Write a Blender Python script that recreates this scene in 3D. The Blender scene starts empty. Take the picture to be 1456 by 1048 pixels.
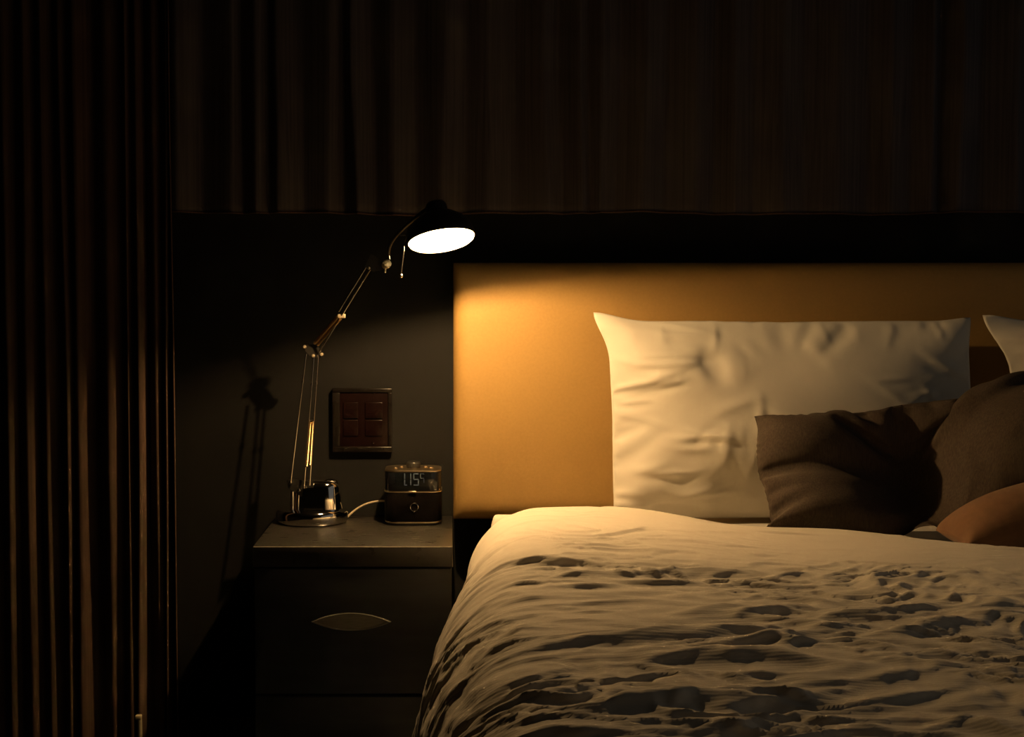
import bpy, bmesh, math, random
import numpy as np
from mathutils import Vector, Matrix

random.seed(7)
C = bpy.context.scene.collection
PI = math.pi

# ------------------------------------------------------------------ camera
CAMZ, F, PX0, PITCH = 1.06, 2000.0, 640.0, math.radians(3.0)
cam = bpy.data.cameras.new('camera')
cam.sensor_width = 36.0
cam.lens = F / 1456 * 36.0
cam.shift_x = (728 - PX0) / 1456
cam.clip_start = 0.02
camo = bpy.data.objects.new('camera', cam)
C.objects.link(camo)
camo.location = (0, 0, CAMZ)
camo.rotation_euler = (PI / 2 - PITCH, 0, 0)
bpy.context.scene.camera = camo
CP, SP = math.cos(PITCH), math.sin(PITCH)

def at(px, py, Y):
    """world point at depth Y that the photograph shows at pixel (px, py)"""
    k = (524 - py) / F                      # up over forward, camera axes
    dz = Y * (k * CP - SP) / (CP + k * SP)
    zc = Y * CP - dz * SP
    return Vector(((px - PX0) / F * zc, Y, CAMZ + dz))

# ------------------------------------------------------------------ materials
def mat(name, col, rough=0.6, metal=0.0, spec=0.5, emit=None, estr=0.0, sheen=0.0,
        noise=None, bump=None, weave=None, ribs=None, folds=None):
    m = bpy.data.materials.new(name)
    m.use_nodes = True
    nt = m.node_tree
    b = nt.nodes['Principled BSDF']
    b.inputs['Base Color'].default_value = (*col, 1)
    b.inputs['Roughness'].default_value = rough
    b.inputs['Metallic'].default_value = metal
    b.inputs['Specular IOR Level'].default_value = spec
    if sheen:
        b.inputs['Sheen Weight'].default_value = sheen
        b.inputs['Sheen Roughness'].default_value = 0.5
    if emit:
        b.inputs['Emission Color'].default_value = (*emit, 1)
        b.inputs['Emission Strength'].default_value = estr
    N, L = nt.nodes, nt.links
    tc = N.new('ShaderNodeTexCoord')
    if noise:                                # (scale, amount, stretch xyz)
        mp = N.new('ShaderNodeMapping')
        mp.inputs['Scale'].default_value = noise[2]
        L.new(tc.outputs['Object'], mp.inputs[0])
        n = N.new('ShaderNodeTexNoise')
        n.inputs['Scale'].default_value = noise[0]
        n.inputs['Detail'].default_value = 5
        L.new(mp.outputs[0], n.inputs['Vector'])
        r = N.new('ShaderNodeValToRGB')
        a = noise[1]
        r.color_ramp.elements[0].position = .3
        r.color_ramp.elements[1].position = .7
        r.color_ramp.elements[0].color = (*[c * (1 - a) for c in col], 1)
        r.color_ramp.elements[1].color = (*[min(1, c * (1 + a)) for c in col], 1)
        L.new(n.outputs['Fac'], r.inputs[0])
        L.new(r.outputs[0], b.inputs['Base Color'])
        if len(noise) > 3:                   # roughness variation
            mr = N.new('ShaderNodeMapRange')
            mr.inputs[3].default_value = max(.02, rough - noise[3])
            mr.inputs[4].default_value = rough + noise[3]
            L.new(n.outputs['Fac'], mr.inputs[0])
            L.new(mr.outputs[0], b.inputs['Roughness'])
    prev = None
    def add_bump(h, strength, dist):
        nonlocal prev
        bp = N.new('ShaderNodeBump')
        bp.inputs['Strength'].default_value = strength
        bp.inputs['Distance'].default_value = dist
        L.new(h, bp.inputs['Height'])
        if prev: L.new(prev, bp.inputs['Normal'])
        prev = bp.outputs[0]
    def wave(scale, axis, coord, dist=0.0):
        w = N.new('ShaderNodeTexWave')
        w.bands_direction = axis
        w.inputs['Scale'].default_value = scale
        w.inputs['Distortion'].default_value = dist
        w.inputs['Detail Scale'].default_value = 1.5
        L.new(tc.outputs[coord], w.inputs['Vector'])
        return w.outputs['Fac']
    if bump:                                 # (scale, strength, distance)
        n = N.new('ShaderNodeTexNoise')
        n.inputs['Scale'].default_value = bump[0]
        n.inputs['Detail'].default_value = 4
        L.new(tc.outputs['Object'], n.inputs['Vector'])
        add_bump(n.outputs['Fac'], bump[1], bump[2])
    if weave:                                # (scale, strength, axis a, axis b, coord)
        ad = N.new('ShaderNodeMath'); ad.operation = 'ADD'
        L.new(wave(weave[0], weave[2], weave[4], .6), ad.inputs[0])
        L.new(wave(weave[0], weave[3], weave[4], .6), ad.inputs[1])
        add_bump(ad.outputs[0], weave[1], .0006)
    if ribs:                                 # (scale, strength, distance, axis)
        add_bump(wave(ribs[0], ribs[3], 'UV', 1.2), ribs[1], ribs[2])
    if prev:
        L.new(prev, b.inputs['Normal'])
    return m

M = {}
M['wall'] = mat('charcoal_paint', (.0085, .0086, .0080), .8, spec=.2, noise=(3, .12, (1, 1, 1)), bump=(220, .12, .001))
M['floor'] = mat('dark_carpet', (.040, .054, .072), .95, noise=(60, .3, (1, 1, 1)), bump=(350, .6, .004))
M['ceil'] = mat('dark_ceiling', (.05, .05, .05), .9, noise=(4, .1, (1, 1, 1)))
M['trim'] = mat('dark_trim', (.03, .03, .03), .5, noise=(8, .1, (1, 1, 1)))
M['curtain'] = mat('brown_curtain', (.088, .055, .040), .95, spec=.1, noise=(30, .22, (6, 6, .05)), weave=(260, .25, 'X', 'Z', 'Object'))
M['valance'] = mat('black_brown_curtain', (.078, .070, .072), .95, spec=.1, noise=(30, .25, (6, 6, .05)), weave=(260, .25, 'X', 'Z', 'Object'))
M['orange'] = mat('orange_upholstery', (.375, .232, .072), .52, spec=.35, noise=(160, .05, (1, 1, 1)), weave=(330, .22, 'X', 'Z', 'Object'))
M['white'] = mat('white_cotton', (.73, .70, .615), .85, spec=.2, sheen=.1, weave=(420, .12, 'X', 'Y', 'UV'))
M['duvet'] = mat('cream_cotton', (.90, .825, .69), .85, spec=.2, sheen=.1, ribs=(40, .14, .0009, 'Y'), bump=(38, .25, .004))
M['sheet'] = mat('sheet_cotton', (.7, .67, .6), .9, noise=(20, .05, (1, 1, 1)))
M['darkfab'] = mat('charcoal_fabric', (.075, .058, .046), .95, spec=.15, noise=(50, .25, (8, 8, .6)), weave=(200, .5, 'X', 'Y', 'UV'))
M['brownfab'] = mat('caramel_fabric', (.20, .10, .045), .85, sheen=.1, noise=(60, .1, (1, 1, 1)), weave=(220, .3, 'X', 'Y', 'UV'))
M['stand'] = mat('black_lacquer', (.020, .022, .027), .38, noise=(9, .3, (1, 1, 6)))
M['standtop'] = mat('scuffed_dark_top', (.032, .030, .026), .30, spec=.6, noise=(22, .22, (1, 4, 1), .10), bump=(90, .06, .001))
M['edge'] = mat('pale_edge_glint', (.30, .27, .22), .4, metal=.1, noise=(30, .3, (1, 1, 1)))  # pale colour painted in for the bright glint along the nightstand edge
M['pull'] = mat('brushed_pull', (.26, .25, .23), .5, metal=.2, noise=(60, .15, (1, 8, 8)))
M['chrome'] = mat('chrome', (.82, .80, .77), .07, metal=1.0, noise=(12, .03, (1, 1, 1)))
M['rod'] = mat('polished_rod', (.78, .74, .68), .16, metal=1.0, noise=(12, .05, (1, 1, 1)))
M['spring'] = mat('brass_spring', (.85, .62, .32), .28, metal=1.0, noise=(20, .08, (1, 1, 1)))
M['gun'] = mat('gunmetal', (.05, .048, .045), .30, metal=.6, noise=(14, .15, (1, 1, 1)))
M['shade'] = mat('black_shade', (.022, .021, .020), .35, noise=(14, .15, (1, 1, 1)))
M['inner'] = mat('white_enamel', (.88, .86, .82), .5, noise=(14, .02, (1, 1, 1)))
M['nickel'] = mat('pale_nickel', (.62, .54, .40), .45, metal=.7, noise=(30, .12, (1, 1, 1)))
M['plastic'] = mat('red_brown_plastic', (.0072, .0028, .0024), .25, spec=.25, noise=(20, .12, (1, 1, 1)))
M['plasticdark'] = mat('dark_frame_plastic', (.008, .0066, .0058), .25, spec=.25, noise=(20, .12, (1, 1, 1)))
M['clockbody'] = mat('black_clock_leather', (.0035, .0027, .0024), .4, spec=.05, noise=(30, .3, (1, 1, 1)), bump=(500, .25, .001))
M['glass'] = mat('black_clock_glass', (.006, .007, .009), .12, noise=(30, .1, (1, 1, 1)))
M['digit'] = mat('blue_grey_digit', (.05, .06, .07), .5, emit=(.42, .56, .72), estr=.028, noise=(30, .1, (1, 1, 1)))
M['digitdim'] = mat('dim_digit', (.03, .035, .04), .5, emit=(.42, .56, .72), estr=.018, noise=(30, .1, (1, 1, 1)))
M['champ'] = mat('champagne_metal', (.80, .66, .46), .30, metal=1.0, noise=(40, .08, (1, 1, 1)))
M['cord'] = mat('beige_cord', (.62, .52, .36), .5, noise=(40, .06, (1, 1, 1)))
M['pipe'] = mat('cream_pipe', (.60, .52, .34), .4, noise=(20, .1, (1, 1, 1)))
M['base'] = mat('dark_bed_base', (.03, .027, .025), .8, noise=(40, .2, (1, 1, 1)))
WARM = (1.0, .60, .25)

def glow_glass(name, col, strength):
    """clear lens of the lit lamp: light passes through it and it glows"""
    m = bpy.data.materials.new(name); m.use_nodes = True
    nt = m.node_tree; nt.nodes.clear()
    o = nt.nodes.new('ShaderNodeOutputMaterial')
    a = nt.nodes.new('ShaderNodeAddShader')
    t = nt.nodes.new('ShaderNodeBsdfTransparent')
    e = nt.nodes.new('ShaderNodeEmission')
    n = nt.nodes.new('ShaderNodeTexNoise'); n.inputs['Scale'].default_value = 30
    r = nt.nodes.new('ShaderNodeMapRange'); r.inputs[3].default_value = strength * .95; r.inputs[4].default_value = strength * 1.05
    nt.links.new(n.outputs['Fac'], r.inputs[0]); nt.links.new(r.outputs[0], e.inputs['Strength'])
    e.inputs['Color'].default_value = (*col, 1)
    nt.links.new(t.outputs[0], a.inputs[0]); nt.links.new(e.outputs[0], a.inputs[1])
    nt.links.new(a.outputs[0], o.inputs['Surface'])
    return m
M['lens'] = glow_glass('glowing_lens', (1.0, .70, .33), 6.0)

# ------------------------------------------------------------------ object helpers
def thing(name, label, cat, loc, group=None):
    o = bpy.data.objects.new(name, None); C.objects.link(o)
    o.location = loc; o.empty_display_size = .05
    o['label'] = label; o['category'] = cat
    if group: o['group'] = group
    return o

def tag(o, label, cat, group=None):
    o['label'] = label; o['category'] = cat
    if group: o['group'] = group
    return o

def origin(o):
    v = Vector((0, 0, 0))
    while o is not None:
        v += o.location; o = o.parent
    return v

def link(name, me, m, parent=None, loc=None):
    """world-space mesh -> object, its origin at loc (or at the parent's origin)"""
    o = bpy.data.objects.new(name, me); C.objects.link(o)
    if m: me.materials.append(m)
    base = origin(parent) if parent else Vector(loc or (0, 0, 0))
    me.transform(Matrix.Translation(-base))
    if parent: o.parent = parent
    else: o.location = base
    return o

def obj(name, bm, m, parent=None, loc=None, smooth=True, angle=35):
    bmesh.ops.recalc_face_normals(bm, faces=bm.faces)
    me = bpy.data.meshes.new(name); bm.to_mesh(me); bm.free()
    if smooth:
        for p in me.polygons: p.use_smooth = True
        me.set_sharp_from_angle(angle=math.radians(angle))
    return link(name, me, m, parent, loc)

def part(name, bm, m, parent, label=None, **k):
    o = obj(name, bm, m, parent, **k)
    if label: o['label'] = label
    return o

def struct(name, bm, m):
    o = obj(name, bm, m); o['kind'] = 'structure'
    return o

def add_box(bm, lo, hi, bev=0.0, seg=3):
    r = bmesh.ops.create_cube(bm, size=1.0)
    vs = r['verts']
    lo, hi = Vector(lo), Vector(hi)
    for v in vs:
        v.co = Vector([lo[i] + (v.co[i] + .5) * (hi[i] - lo[i]) for i in range(3)])
    if bev:
        es = list({e for v in vs for e in v.link_edges})
        bmesh.ops.bevel(bm, geom=es, offset=bev, segments=seg, profile=.5, affect='EDGES')
    return bm

def box(lo, hi, bev=0.0, seg=3):
    return add_box(bmesh.new(), lo, hi, bev, seg)

def frame_axes(d):
    d = Vector(d).normalized()
    a = Vector((0, 0, 1)) if abs(d.z) < .9 else Vector((1, 0, 0))
    u = d.cross(a).normalized()
    return u, d.cross(u).normalized(), d

def add_lathe(bm, prof, o, axis, n=48, cap=True):
    """prof: (radius, height along axis)"""
    u, v, d = frame_axes(axis); o = Vector(o)
    rings = []
    for r, h in prof:
        if r < 1e-6:
            rings.append([bm.verts.new(o + d * h)]); continue
        rings.append([bm.verts.new(o + d * h + (u * math.cos(2 * PI * k / n) + v * math.sin(2 * PI * k / n)) * r) for k in range(n)])
    for a, b in zip(rings, rings[1:]):
        for k in range(n):
            k2 = (k + 1) % n
            if len(a) == 1 and len(b) == 1: continue
            if len(a) == 1: bm.faces.new((a[0], b[k], b[k2]))
            elif len(b) == 1: bm.faces.new((a[k], a[k2], b[0]))
            else: bm.faces.new((a[k], a[k2], b[k2], b[k]))
    if cap:
        if len(rings[0]) > 1: bm.faces.new(rings[0])
        if len(rings[-1]) > 1: bm.faces.new(rings[-1])
    return bm

def lathe(prof, o, axis=(0, 0, 1), n=48, cap=True):
    return add_lathe(bmesh.new(), prof, o, axis, n, cap)

def add_tube(bm, pts, r, n=10):
    pts = [Vector(p) for p in pts]
    rings = []
    u = None
    for i, p in enumerate(pts):
        d = (pts[min(i + 1, len(pts) - 1)] - pts[max(i - 1, 0)]).normalized()
        if u is None: u = frame_axes(d)[0]
        u = (u - d * u.dot(d)).normalized(); v = d.cross(u)
        rr = r[i] if isinstance(r, (list, tuple)) else r
        rings.append([bm.verts.new(p + (u * math.cos(2 * PI * k / n) + v * math.sin(2 * PI * k / n)) * rr) for k in range(n)])
    for a, b in zip(rings, rings[1:]):
        for k in range(n):
            bm.faces.new((a[k], a[(k + 1) % n], b[(k + 1) % n], b[k]))
    bm.faces.new(rings[0]); bm.faces.new(rings[-1])
    return bm

def tube(pts, r, n=10):
    return add_tube(bmesh.new(), pts, r, n)

def bez(p0, p1, p2, p3, n=20):
    p0, p1, p2, p3 = map(Vector, (p0, p1, p2, p3))
    return [p0 * (1 - t)**3 + p1 * 3 * t * (1 - t)**2 + p2 * 3 * t * t * (1 - t) + p3 * t**3 for t in [k / n for k in range(n + 1)]]

def helix(a, b, R, turns, r, spt=10):
    a, b = Vector(a), Vector(b); u, v, d = frame_axes(b - a); L = (b - a).length
    n = int(turns * spt)
    pts = [a + d * L * k / n + (u * math.cos(2 * PI * k / spt) + v * math.sin(2 * PI * k / spt)) * R for k in range(n + 1)]
    return tube(pts, r, 5)

def add_prism(bm, outline, thick):
    """outline: 3-D points of a flat polygon; extruded by vector thick"""
    a = [bm.verts.new(p) for p in outline]
    b = [bm.verts.new(Vector(p) + Vector(thick)) for p in outline]
    bm.faces.new(a); bm.faces.new(b[::-1])
    n = len(a)
    for i in range(n):
        bm.faces.new((a[i], b[i], b[(i + 1) % n], a[(i + 1) % n]))
    return bm

def rrect(cx, cy, w, h, r, n=10):
    pts = []
    for sx, sy, a0 in ((1, 1, 0), (-1, 1, 90), (-1, -1, 180), (1, -1, 270)):
        for k in range(n + 1):
            a = math.radians(a0 + 90 * k / n)
            pts.append((cx + sx * (w / 2 - r) + r * math.cos(a), cy + sy * (h / 2 - r) + r * math.sin(a)))
    return pts

def grid_mesh(name, P, uv=None):
    """P[n,m,3] -> mesh of quads with a UV map"""
    n, m = P.shape[:2]
    idx = np.arange(n * m).reshape(n, m)
    f = np.stack([idx[:-1, :-1], idx[1:, :-1], idx[1:, 1:], idx[:-1, 1:]], -1).reshape(-1, 4)
    me = bpy.data.meshes.new(name)
    me.from_pydata(P.reshape(-1, 3).tolist(), [], f.tolist())
    if uv is not None:
        ul = me.uv_layers.new(name='UVMap')
        ul.data.foreach_set('uv', uv.reshape(-1, 2)[f.ravel()].astype(np.float32).ravel())
    for p in me.polygons: p.use_smooth = True
    return me

# ------------------------------------------------------------------ cloth by position-based dynamics
def pull(P, sa, sb, L, k, only_short=False):
    A, B = P[sa], P[sb]
    d = B - A
    l = np.sqrt((d * d).sum(-1)) + 1e-9
    s = (l - L) / l * (.5 * k)
    if only_short: s = np.minimum(s, 0)
    d *= s[..., None]
    P[sa] = A + d; P[sb] = B - d

def S(*a): return tuple(a)

def cloth_edges(n, m, pre=()):
    """constraint batches of an n x m grid that do not share vertices: (slice a, slice b, kind)"""
    out = []
    al = slice(None)
    for di, dj, kind in ((1, 0, 's'), (0, 1, 's'), (1, 1, 'd'), (1, -1, 'd'), (2, 0, 'b'), (0, 2, 'b'), (4, 0, 'w'), (0, 4, 'w')):
        if di:
            ja, jb = (slice(0, m - dj), slice(dj, m)) if dj >= 0 else (slice(-dj, m), slice(0, m + dj))
            for s0 in range(2 * di):
                if s0 < di:
                    for par in (0, 1):
                        ra = np.arange(s0 + par * di, n - di, 2 * di)
                        if len(ra) == 0: continue
                        sa = slice(int(ra[0]), int(ra[-1]) + 1, 2 * di); sb = slice(int(ra[0]) + di, int(ra[-1]) + di + 1, 2 * di)
                        out.append((pre + (sa, ja), pre + (sb, jb), kind))
        else:
            for s0 in range(dj):
                for par in (0, 1):
                    ra = np.arange(s0 + par * dj, m - dj, 2 * dj)
                    if len(ra) == 0: continue
                    sa = slice(int(ra[0]), int(ra[-1]) + 1, 2 * dj); sb = slice(int(ra[0]) + dj, int(ra[-1]) + dj + 1, 2 * dj)
                    out.append((pre + (al, sa), pre + (al, sb), kind))
    return out

def rest_of(R, E):
    return [(a, b, k, np.sqrt(((R[b] - R[a])**2).sum(-1)).astype(np.float32)) for a, b, k in E]

def smooth_noise(n, m, cell_i, cell_j, rng):
    """bilinear-cosine value noise on an n x m grid"""
    gi, gj = int(n / cell_i) + 3, int(m / cell_j) + 3
    g = rng.standard_normal((gi, gj))
    i = np.arange(n) / cell_i; j = np.arange(m) / cell_j
    i0 = i.astype(int); j0 = j.astype(int)
    fi = (i - i0); fj = (j - j0)
    fi = (fi * fi * (3 - 2 * fi))[:, None]; fj = (fj * fj * (3 - 2 * fj))[None]
    G = lambda a, b: g[np.ix_(i0 + a, j0 + b)]
    return G(0, 0) * (1 - fi) * (1 - fj) + G(1, 0) * fi * (1 - fj) + G(0, 1) * (1 - fi) * fj + G(1, 1) * fi * fj

def normals(P):
    du = np.empty_like(P); dv = np.empty_like(P)
    du[1:-1] = P[2:] - P[:-2]; du[0] = P[1] - P[0]; du[-1] = P[-1] - P[-2]
    dv[:, 1:-1] = P[:, 2:] - P[:, :-2]; dv[:, 0] = P[:, 1] - P[:, 0]; dv[:, -1] = P[:, -1] - P[:, -2]
    N = np.cross(du, dv)
    return N / (np.sqrt((N * N).sum(-1, keepdims=True)) + 1e-9)
# ------------------------------------------------------------------ bed dimensions
HB_Y = 3.16                     # face of the headboard
WALL_Y = 3.262
MAT_Z = .575                    # mattress top
BED_R = 1.66                    # right side of the bed
ZT = .632                       # top of the filled duvet under its cover

def bed_left(y):
    t = np.clip((y - 1.9) / (2.85 - 1.9), 0, 1)
    e = np.clip((y - 2.84) / .10, 0, 1)
    return -.048 + .070 * t * t * (3 - 2 * t) + .045 * e * e * (3 - 2 * e)

def duvet_end(x):
    """where the turned-down edge of the duvet lies, across the bed"""
    kx = [-.3, .22, .34, .42, .52, .62, .82, .98, 1.3, 1.8]
    ky = [2.94, 2.94, 2.915, 2.85, 2.765, 2.69, 2.58, 2.475, 2.37, 2.34]
    return sum(np.interp(np.asarray(x) + d, kx, ky) for d in (-.06, -.03, 0, .03, .06)) / 5

def sim_duvet(steps=260, cell=.0100, seed=14, cling=.004, fric=.1, sb=.45, sw=.24, sd=.45, anchor=.03, damp=.9, soft=.35, ex=1.7, nb=3.0, fine=2, calm=.38):
    rng = np.random.default_rng(seed)
    r, hang, hangR = .155, .34, .20
    y0 = .98
    arc = r * PI / 2
    # parametrise across the bed at a mean left side
    xl = -.02
    top = BED_R - r - (xl + r)
    n = int((hang + arc + top + arc + hangR) / cell) + 1
    m = int((3.0 - y0 + .12) / cell) + 1
    u = np.linspace(0, hang + arc + top + arc + hangR, n)
    X = np.empty(n); Z = np.empty(n)
    for i, s in enumerate(u):
        if s < hang: X[i] = xl; Z[i] = ZT - r - (hang - s)
        elif s < hang + arc:
            a = (s - hang) / r; X[i] = xl + r - r * math.cos(a); Z[i] = ZT - r + r * math.sin(a)
        elif s < hang + arc + top: X[i] = xl + r + s - hang - arc; Z[i] = ZT
        elif s < hang + 2 * arc + top:
            a = (s - hang - arc - top) / r; X[i] = BED_R - r + r * math.sin(a); Z[i] = ZT - r + r * math.cos(a)
        else: X[i] = BED_R; Z[i] = ZT - r - (s - hang - 2 * arc - top)
    ye = duvet_end(X) + .035
    v = np.linspace(0, 1, m)
    P = np.empty((n, m, 3))
    P[..., 0] = X[:, None]; P[..., 2] = Z[:, None]
    q = np.clip((v - .45) / .55, 0, 1)
    P[..., 1] = y0 + (3.04 - y0) * v[None] + (ye - 3.04)[:, None] * (q * q)[None]
    side = np.clip((bed_left(P[..., 1]) - xl), -1, 1)
    P[..., 0] += side * np.clip(1 - (P[..., 0] - xl) / .4, 0, 1)
    # rest shape: more cloth than room for it, least by the pillows
    Y = P[..., 1]
    t = (duvet_end(P[..., 0]) - Y)
    g = np.clip((t - .10) / .75, 0, 1); g = g * g * (3 - 2 * g)
    nz = smooth_noise(n, m, 26, 16, rng) * .055
    sv = .035 + .125 * g + np.clip(nz, -.05, .08) * (.3 + g)
    su = .022 + .030 * g + smooth_noise(n, m, 20, 20, rng) * .035 * (.4 + g)
    sv *= ex; su *= ex
    R = np.zeros((n, m, 2))
    dy = np.diff(Y, axis=1) * (1 + .5 * (sv[:, 1:] + sv[:, :-1]))
    R[:, 1:, 1] = np.cumsum(dy, axis=1)
    R[..., 1] -= (R[:, -1:, 1] - (R[:, -1:, 1]).mean()) * 0
    R[1:, :, 0] = np.cumsum((u[1] - u[0]) * (1 + .5 * (su[1:] + su[:-1])), axis=0)
    # take the slow drift out of neighbouring columns: keep only local spacing
    E = cloth_edges(n, m)
    C_ = []
    for a, b, k in E:
        d3 = P[b] - P[a]
        L3 = np.sqrt((d3 * d3).sum(-1))
        fy = np.abs(d3[..., 1]) / L3; fx = 1 - fy * fy
        s_ = fy * fy * .5 * (sv[a] + sv[b]) + fx * .5 * (su[a] + su[b])
        C_.append((a, b, k, (L3 * (1 + s_)).astype(np.float32)))
    P = P.astype(np.float32)
    bump = (smooth_noise(n, m, 14, 5, rng) * .006 + smooth_noise(n, m, 7, 3, rng) * .003) * (.25 + g) * nb
    nrm = normals(P)
    if nrm[n // 2, m // 2, 2] < 0: nrm = -nrm
    REF = P.copy()
    P += (nrm * (bump[..., None] + .004)).astype(np.float32)
    sx = np.clip((.25 - P[..., 0]) / .3, 0, 1)
    P0 = P.copy(); anc = (anchor * (.35 + .65 * np.clip((P0[..., 2] - .30) / .25, 0, 1)))[..., None] * np.array([1, 1, 0], np.float32)
    Q = P.copy()
    stiff = {'s': 1.0, 'd': sd, 'b': sb, 'w': sw}
    pin_y = P[:, [0, -1], 1].copy()
    puff = (smooth_noise(n, m, 20, 16, rng) * .006).astype(np.float32)
    grav = 9.8 / 120**2
    for it in range(steps):
        V = (P - Q) * damp
        Q = P.copy()
        P = P + V
        P[..., 2] -= grav
        for a, b, k, L in C_:
            pull(P, a, b, L, stiff[k], False)
        P += (P0 - P) * anc
        # rest on the filled bed: rounded box
        x, y, z = P[..., 0], P[..., 1], P[..., 2]
        ze = ZT + puff
        dxl = bed_left(y).astype(np.float32) + r - x
        dxr = x - (BED_R - r)
        dx = np.maximum(np.maximum(dxl, dxr), 0); sgx = np.where(dxl > dxr, -1, 1)
        rf = .10
        dyf = y - (duvet_end(x).astype(np.float32) - rf)
        dyn = (1.02 + rf) - y
        dyy = np.maximum(np.maximum(dyf, dyn), 0) * (r / rf); sgy = np.where(dyf > dyn, 1, -1)
        dz = np.maximum(z - (ze - r), 0)
        D = np.sqrt(dx * dx + dyy * dyy + dz * dz)
        pen = r - D
        hit = pen > 0
        inv = np.where(hit, np.where(pen > .016, 1, soft) * pen / np.maximum(D, 1e-4), 0)
        deep = hit & (D < .02)
        P[..., 0] += np.where(deep, 0, inv * dx * sgx)
        P[..., 1] += np.where(deep, 0, inv * dyy * sgy) * (rf / r)
        P[..., 2] += np.where(deep, 0, inv * dz)
        # the weight of the filling draws the cover down on to the bed
        gap = np.where(hit | (D < 1e-4), 0, np.minimum(-pen, .05)) * (cling * min(1, max(0, it - 15) / 40)) / np.maximum(D, 1e-4)
        P[..., 0] -= gap * dx * sgx
        P[..., 1] -= gap * dyy * sgy * (rf / r)
        P[..., 2] -= gap * dz
        P[..., 2] = np.maximum(P[..., 2], np.where((y > duvet_end(x) - .02) & (P0[..., 2] > MAT_Z + .02), MAT_Z + .018, 0))
        fr = np.where(hit, fric, 0.0)[..., None]
        P -= (P - Q) * fr * np.array([1, 1, 0], np.float32)
        P[..., 0] = np.where((y > 2.83) & (P[..., 2] < .62), np.maximum(P[..., 0], .016), P[..., 0])
        # far edge lies under the pillows, near edge is tucked at the foot
        P[:, [0, -1], 1] = pin_y
    for _ in range(fine):                    # relax the stitch-sized ripples
        P[1:-1] += .25 * (P[2:] + P[:-2] - 2 * P[1:-1])
        P[:, 1:-1] += .25 * (P[:, 2:] + P[:, :-2] - 2 * P[:, 1:-1])
    tt = np.clip((duvet_end(P0[..., 0]) - P0[..., 1] - .06) / .14, 0, 1) * np.clip((P0[..., 2] - .42) / .12, 0, 1)
    P = P + ((calm - 1) * tt)[..., None] * (P - REF)
    # refine the grid and lay the small creases over the big folds
    P = refine(P); n2, m2 = P.shape[:2]
    uu = np.linspace(0, u[-1], n2)[:, None]; vv = np.linspace(0, 2.1, m2)[None]
    H = np.zeros((n2, m2))
    srng = random.Random(seed)
    for k in range(200, 700):
        cu = hang + srng.uniform(-.10, 1.45); cv = 2.1 * srng.uniform(.03, .88) ** 1.0
        gg = g[min(n - 1, int(cu / u[-1] * n)), min(m - 1, int(cv / 2.1 * m))]
        if srng.random() > gg * .85 + .12: continue
        shoulder = cu < hang + .22; small = k >= 340
        wild = min(1, max(0, (cu - hang - .25) / .6))
        ang = srng.gauss(.10 if shoulder else .05, .13 if shoulder else .22 + .38 * wild)
        if srng.random() < .10 + .16 * wild and not shoulder: ang += srng.choice((-1, 1)) * srng.uniform(.5, 1.1)
        ln = srng.uniform(.05, .16) * (1.6 if shoulder else 1 - .3 * wild); sg = srng.uniform(.005, .015)
        am = .0016 + .0075 * srng.random() ** 1.8; am *= (.4 + .6 * gg) * (sg / .011)
        if small: ln *= .55; sg = srng.uniform(.0045, .007); am = srng.uniform(.0012, .0036); ang += srng.gauss(0, .25)
        cur = srng.uniform(-1.2, 1.2)
        a0, b0 = uu - cu, vv - cv
        s_ = a0 * math.cos(ang) + b0 * math.sin(ang); t_ = -a0 * math.sin(ang) + b0 * math.cos(ang) - cur * s_ * s_
        tap = np.clip(1 - (s_ / ln) ** 2, 0, 1) ** 1.5
        near = np.where(t_ < 0, sg * .75, sg * 1.7)
        H += am * tap * (np.exp(1 - np.sqrt(1 + (1.6 * t_ / near) ** 2)) - .35 * np.exp(-((t_ + sg * 2.2) / (sg * 1.4)) ** 2))
    # a net of fine wrinkles, long across the bed and short along it
    wrp = smooth_noise(n2, m2, 34, 30, rng) * 16 + smooth_noise(n2, m2, 12, 10, rng) * 4
    W = np.zeros((n2, m2))
    for ci, cj, am in ((44, 12, .0075), (26, 7, .0064), (15, 5, .0042), (9, 3.6, .0018)):
        big_ = np.asarray(smooth_noise(n2, m2 + 200, ci, cj, rng))
        jj = np.clip(np.arange(m2)[None] + 100 + wrp + .18 * np.arange(n2)[:, None] * (0 if ci == 22 else 1) % 1, 0, m2 + 198)
        j0 = jj.astype(int); fj = jj - j0; ii = np.arange(n2)[:, None]
        nn_ = big_[ii, j0] * (1 - fj) + big_[ii, j0 + 1] * fj
        W += am * (np.clip(1 - np.sqrt(nn_ ** 2 + .004) / .58, 0, 1) - .25)
    gi = np.linspace(0, n - 1, n2).astype(int); gj = np.linspace(0, m - 1, m2).astype(int)
    patch = np.clip(.62 + .4 * smooth_noise(n2, m2, 46, 40, rng), .15, 1.2)
    W *= patch * (.12 + .88 * g[np.ix_(gi, gj)])
    N = normals(P)
    if N[n2 // 2, m2 // 2, 2] < 0: N = -N
    H = H + W; H = np.where(H > 0, .017 * np.tanh(H / .017), .010 * np.tanh(H / .010))
    P = P + N * H[..., None]
    lean_ = np.clip((P[..., 2] - .45) / .15, 0, 1) * np.maximum(H, 0)      # folds flop towards the foot of the bed
    P[..., 1] -= lean_ * .4; P[..., 0] += lean_ * .2
    u = uu[:, 0]; v = vv[0] / 2.1; n, m = n2, m2
    uv = np.stack([np.broadcast_to(u[:, None], (n, m)), np.broadcast_to((v * 2.1)[None], (n, m))], -1)
    return P, uv

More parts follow.
